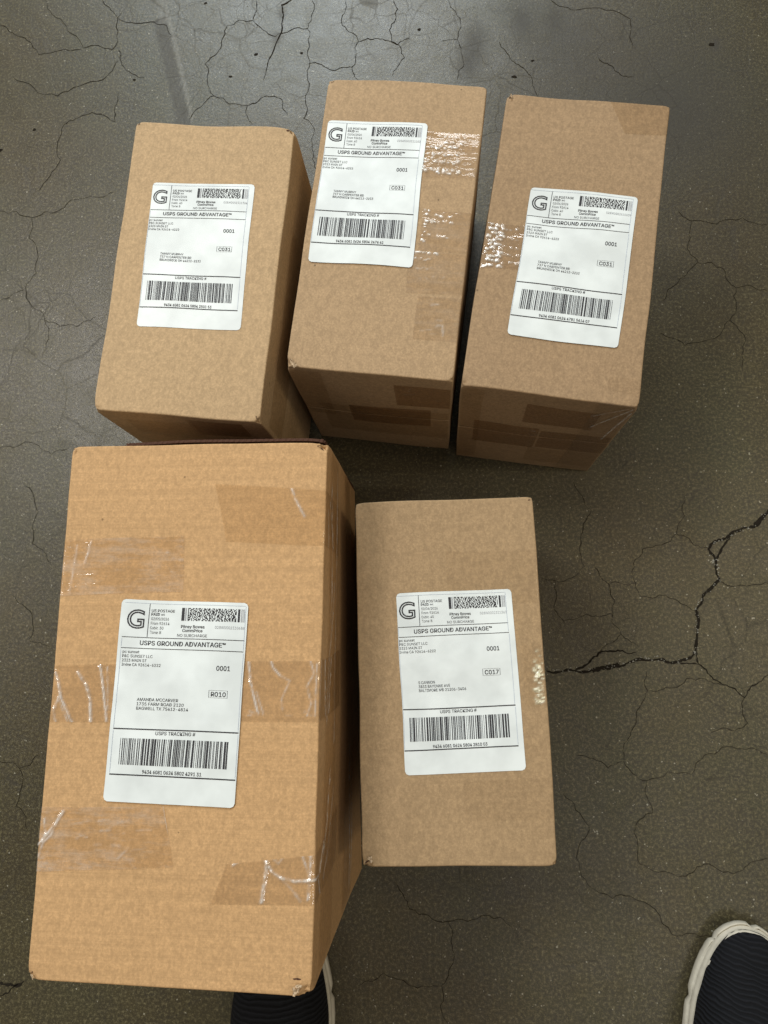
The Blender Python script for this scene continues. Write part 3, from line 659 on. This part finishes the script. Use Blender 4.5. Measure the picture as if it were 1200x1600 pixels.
D.tape([(-w2 - 70, 21), (w2 + 90, 33), (w2 + 90, -15), (-w2 - 70, -22)], CLW, wav=.00018, creases=[
    cr([(-103, 12), (-99, -2), (-92, -14), (-88, -21)], .9, .9), cr([(-87, 18), (-79, 8), (-75, -3), (-73, -21)], 1.1, 1.0), cr([(-69, 23), (-65, 5), (-60, -21)], .9, .8),
    cr([(-63, 22), (-60, -10)], .5, .7), cr([(50, 32), (53, 12), (60, -12)], .9, .8), cr([(58, 5), (64, -12)], .5, .7), cr([(67, 33), (70, 24), (76, 18)], .7, .8), cr([(76, 18), (84, 14), (78, 0), (79, -8)], .4, .7),
    cr([(w2 - 8, 30), (w2 - 5, 20), (w2 - 10, 10), (w2 - 6, -2), (w2 - 9, -12)], .6, .7), cr([(w2 - 3, 28), (w2 - 3, -12)], .5, .7),
    cr([(-w2 + 2, 18), (-w2 + 8, 2), (-w2 + 3, -12), (-w2 + 6, -20)], .7, .8), cr([(-w2 + 6, -2), (-w2 + 16, -20)], .5, .7), cr([(w2 + 12, 32), (w2 + 22, -14)], .9, 1.), cr([(w2 + 40, 32), (w2 + 34, -14)], .9, 1.)] + bubbles(50, 100, -13, -9, 8, .3, 23, 5))
D.tape([(-w2 - 70, -87), (-10, -81), (0, -124), (-w2 - 70, -136)], CLS, off=.0004, creases=[
    cr([(-10, -81), (-6, -96), (-1, -110), (0, -118)], .8, .8), cr([(-89, -87), (-95, -97), (-107, -112)], 1.0, .9), cr([(-92, -90), (-97, -104), (-103, -110)], .8, .8), cr([(-104, -93), (-102, -104), (-106, -120)], .8, .8)] + bubbles(-85, -30, -125, -88, 22, .3, 24, 14) + bubbles(-107, -96, -133, -116, 8, .4, 25, 4))
D.tape([(40, -120), (w2 + 90, -99), (w2 + 90, -143), (30, -148)], CLW, off=.0004, wav=.00018, creases=[
    cr([(45, -121), (55, -113), (63, -108), (82, -101)], .9, .9), cr([(67, -109), (71, -118), (70, -128), (68, -145)], 1.4, 1.1), cr([(71, -119), (75, -124), (82, -128), (92, -130), (104, -129), (w2 + 6, -127)], 1.3, 1.0), cr([(82, -128), (88, -133), (97, -143)], .6, .8),
    cr([(94, -101), (99, -115), (104, -128)], .8, .8), cr([(w2 - 3, -102), (w2 - 5, -142)], .8, .8), cr([(100, -101), (103, -112)], .6, .7), cr([(72, -112), (80, -118), (90, -104)], .4, .8), cr([(w2 + 8, -128), (w2 + 30, -101)], 1.1, 1.), cr([(w2 + 6, -130), (w2 + 14, -142)], 1.1, 1.)])
D.tape([(w2 + 22, l2 - 4), (w2 + 72, l2 - 4), (w2 + 72, -l2 + 6), (w2 + 22, -l2 + 6)], BRN, off=.0009, step=.003, creases=[cr([(w2 + 24, 175), (w2 + 34, 120), (w2 + 30, 60)], .8, 1.2), cr([(w2 + 60, 190), (w2 + 56, 40), (w2 + 58, -40)], .8, 1.2), cr([(w2 + 46, 90), (w2 + 28, 30), (w2 + 26, -20)], .7, 1.5), cr([(w2 + 44, -60), (w2 + 34, -100), (w2 + 10, -135)], .9, 1.3), cr([(w2 + 62, -80), (w2 + 40, -120), (w2 + 20, -138)], .7, 1.2)])
D.tape([(w2 + 130, l2 - 4), (w2 + 180, l2 - 4), (w2 + 180, -l2 + 6), (w2 + 130, -l2 + 6)], CLW, off=.0012, step=.003, creases=[cr([(w2 + 150, -60), (w2 + 158, -120), (w2 + 166, -190)], .9, 1.6), cr([(w2 + 175, -90), (w2 + 178, -180)], .8, 1.6)])
make_label(D, 'D', .0009, info('9434 6081 0624 5802 4291 31', '028W0002310688', 'R010', [('AMANDA MCCARVER', 2.03), ('1735 FARM ROAD 2120', 2.21), ('BAGWELL TX 75412-4814', 2.36)], '02/05/2026', 'Cubic .50', 'Zone 8', wr=.0002), 0.)
D.scrap(D.w / 2 - .010, -D.l / 2 + .006, .005, 4); D.scrap(-D.w / 2 + .003, -D.l / 2 + .004, .004, 1); D.scrap(-D.w / 2 + .003, D.l / 2 - .003, .003, 1)

A.gap(A.w / 2 - .004, A.l / 2 - .0025, .007, .0022, -.2); A.gap(A.w / 2 - .0025, -A.l / 2 + .003, .006, .0016, -.9); A.gap(-A.w / 2 + .003, A.l / 2 - .003, .003, .0014, .6)
C_.gap(-C_.w / 2 + .0035, C_.l / 2 - .004, .004, .002, .5); B.gap(-B.w / 2 + .004, B.l / 2 - .003, .004, .0010, .2)
D.gap(D.w / 2 - .0045, D.l / 2 - .0030, .008, .0030, -.3); D.gap(D.w / 2 - .011, -D.l / 2 + .0115, .006, .0014, 0.); D.gap(-D.w / 2 + .003, -D.l / 2 + .004, .004, .0012, 1.2)

# E : front right
E = Carton('E', 'tan box right beside the largest one, label addressed to Baltimore MD', M_KRE, 8,
           crush_for('E', [(-1, -1, .005, .0015, .0015, -.002), (1, -1, .005, -.0015, .001, -.001), (1, 1, .003, -.001, -.001, -.001), (-1, 1, .004, .001, -.001, -.001)]))
l2 = E.l * 500; w2 = E.w * 500
E.tape([(0, 107), (w2 + 50, 105), (w2 + 50, 59), (0, 61)], CL)
E.tape([(62, 24), (w2 + 50, 23), (w2 + 50, -27), (62, -27)], CLE, creases=bubbles(70, 77, -26, 6, 46, 1.2, 31, 3.5) + bubbles(71, 78, 6, 20, 7, .5, 32, 2))
E.tape([(7, -88), (w2 + 50, -83), (w2 + 50, -118), (6, -119)], CL)
make_label(E, 'E', .0003, info('9434 6081 0624 5804 2810 03', '028W0002311360', 'C017', [('S CANNON', 1.32), ('3833 BAYONNE AVE', 1.83), ('BALTIMORE MD 21206-3406', 2.36)]), -.15)
E.scrap(-E.w / 2 + .005, -E.l / 2 + .004, .005, 2)

E.gap(-E.w / 2 + .0035, -E.l / 2 + .0035, .005, .0015, .7); E.gap(E.w / 2 - .003, E.l / 2 - .003, .003, .0010, .4)

# ---------------------------------------------------------------- shoes of whoever stands at the front edge
def knit(name):
    m, nt, b = mat(name); L = nt.links; tc = nt.nodes.new('ShaderNodeTexCoord')
    wv = tex(nt, tc.outputs['Object'], 'ShaderNodeTexWave', 74, wave_type='BANDS', bands_direction='Y', **{'Distortion': 6., 'Detail': 2.5, 'Detail Scale': .6})
    fn = tex(nt, tc.outputs['Object'], 'ShaderNodeTexNoise', 900, Detail=2.)
    L.new(mixc(nt, wv.outputs['Fac'], (.004, .0045, .006), (.010, .011, .014)), b.inputs['Base Color'])
    b.inputs['Roughness'].default_value = .85; b.inputs['Specular IOR Level'].default_value = .2
    hh = math_(nt, 'ADD', wv.outputs['Fac'], math_(nt, 'MULTIPLY', fn.outputs[0], .25))
    bp = N(nt, 'ShaderNodeBump', Strength=.7, Distance=.002); L.new(hh, bp.inputs['Height']); L.new(bp.outputs[0], b.inputs['Normal'])
    return m
M_KNIT = knit('black_ribbed_knit'); M_SOLE = plain('offwhite_rubber', (.50, .47, .39), .55, .4, bs=120, bst=.5); M_IN = plain('black_lining', (.008, .008, .009), .95, bs=300)
M_GR = plain('sole_groove_dirt', (.10, .095, .08), .9)
def shoe(label, loc, rz, mirror=1, wide=0.):
    root = bpy.data.objects.new('sneaker', None); col.objects.link(root); root.location = loc; root.rotation_euler = (0, 0, rz)
    root['label'] = label; root['category'] = 'shoe'; root['group'] = 'shoes at the front edge of the floor'
    Ls = .285
    def outline(t, grow=0.):                # t 0..1 round the sole, toe at +y; returns x,y (toe at y=0, heel at -Ls)
        a = t * 2 * math.pi; y = math.cos(a); x = math.sin(a)
        s_ = (1 - y) / 2                     # 0 toe .. 1 heel
        w = .0545 * (1 - .22 * math.exp(-((s_ - .62) / .2) ** 2) - .17 * max(0, s_ - .5) * 2)
        bx_ = math.copysign(abs(x) ** .80, x)
        cx = mirror * (.006 * math.cos(s_ * math.pi) + .004 * math.exp(-(s_ / .2) ** 2))
        return cx + bx_ * (w + grow), -Ls / 2 + y * (Ls / 2 + grow)
    n = 120
    prof = [(-.006, .0), (.000, .002), (.0020, .007), (.0018, .012), (.0006, .0132), (-.0006, .0136), (-.0004, .0160), (-.0010, .0195), (-.0022, .0200), (-.0024, .0212), (-.0032, .0240), (-.005, .0250), (-.009, .024)]
    vs, fs = [], []
    for k, (g, z) in enumerate(prof):
        for i in range(n):
            t = i / n; a = t * n
            seg = abs(((t * 22) % 1) - .5)            # moulded blocks round the sidewall
            gg = g - (.0028 if (seg > .455 and 1 <= k <= 4) else 0) + .0004 * noise.noise(Vector((i * .9, k, 1)))
            x, y = outline(t, gg); zz = z + (.006 * max(0, (-y / Ls) - .6) / .4 if k > 3 else 0) + (.006 * math.exp(-((y) / .03) ** 2) if k < 5 else 0)
            vs.append((x, y, zz))
    m_ = len(prof)
    for k in range(m_ - 1):
        for i in range(n): fs.append((k * n + i, k * n + (i + 1) % n, (k + 1) * n + (i + 1) % n, (k + 1) * n + i)[::-1])
    fs.append(tuple(range(n))); fs.append(tuple(range((m_ - 1) * n, m_ * n))[::-1])
    obj('sole', vs, fs, M_SOLE, root, True)
    # upper: rings rise and shrink from the outline to the foot opening
    vs, fs = [], []; m2 = 22
    for k in range(m2):
        u = k / (m2 - 1)
        for i in range(n):
            t = i / n; x0, y0 = outline(t, -.0026 + (wide if math.sin(t * 6.2832) * mirror < 0 else 0) * abs(math.sin(t * 6.2832)))
            ox_, oy_ = .030 * math.sin(t * 6.2832), -.205 + .052 * math.cos(t * 6.2832)      # opening
            e = u ** 1.15
            x = x0 + (ox_ - x0) * e; y = y0 + (oy_ - y0) * e
            top_ = .105 - .02 * math.cos(t * 6.2832)
            bul = math.sin(min(1, u * 1.0) * math.pi * .5) ** .62
            z = .0225 + (top_ - .0225) * (bul * (.45 + .55 * u))
            z += .0010 * noise.noise(Vector((x * 60, y * 60, z * 60)))
            vs.append((x, y, z))
    for k in range(m2 - 1):
        for i in range(n): fs.append((k * n + i, k * n + (i + 1) % n, (k + 1) * n + (i + 1) % n, (k + 1) * n + i)[::-1])
    up = obj('upper', vs, fs, M_KNIT, root, True)
    # ribbed collar and dark lining
    vs, fs = [], []
    for k in range(9):
        a = k / 8 * 2 * math.pi
        for i in range(48):
            t = i / 48; r = .0035
            cx, cy = .030 * math.sin(t * 6.2832), -.205 + .052 * math.cos(t * 6.2832)
            cz = .105 - .02 * math.cos(t * 6.2832)
            q = 1 + r * math.cos(a) / .04; vs.append((cx * q, -.205 + (cy + .205) * q, cz + r * math.sin(a)))
    for k in range(8):
        for i in range(48): fs.append((k * 48 + i, k * 48 + (i + 1) % 48, (k + 1) * 48 + (i + 1) % 48, (k + 1) * 48 + i)[::-1])
    obj('collar', vs, fs, M_KNIT, root, True)
    vs, fs = [], []
    for k in range(6):
        for i in range(48):
            t = i / 48; q = .97 - .04 * k
            vs.append((.030 * math.sin(t * 6.2832) * q, -.205 + .052 * math.cos(t * 6.2832) * q, .104 - .02 * math.cos(t * 6.2832) * (1 - k / 5) - k * .012))
    for k in range(5):
        for i in range(48): fs.append((k * 48 + i, k * 48 + (i + 1) % 48, (k + 1) * 48 + (i + 1) % 48, (k + 1) * 48 + i)[::-1])
    fs.append(tuple(range(5 * 48, 6 * 48)))
    obj('lining', vs, fs, M_IN, root, True)
    return root
shoe('black knit shoe partly hidden under the near edge of the largest box', (-.176, -.296, 0), math.radians(7), 1, .0075)
shoe('black ribbed shoe with off-white sole standing alone in the corner', (.331, -.297, 0), math.radians(-16), -1)
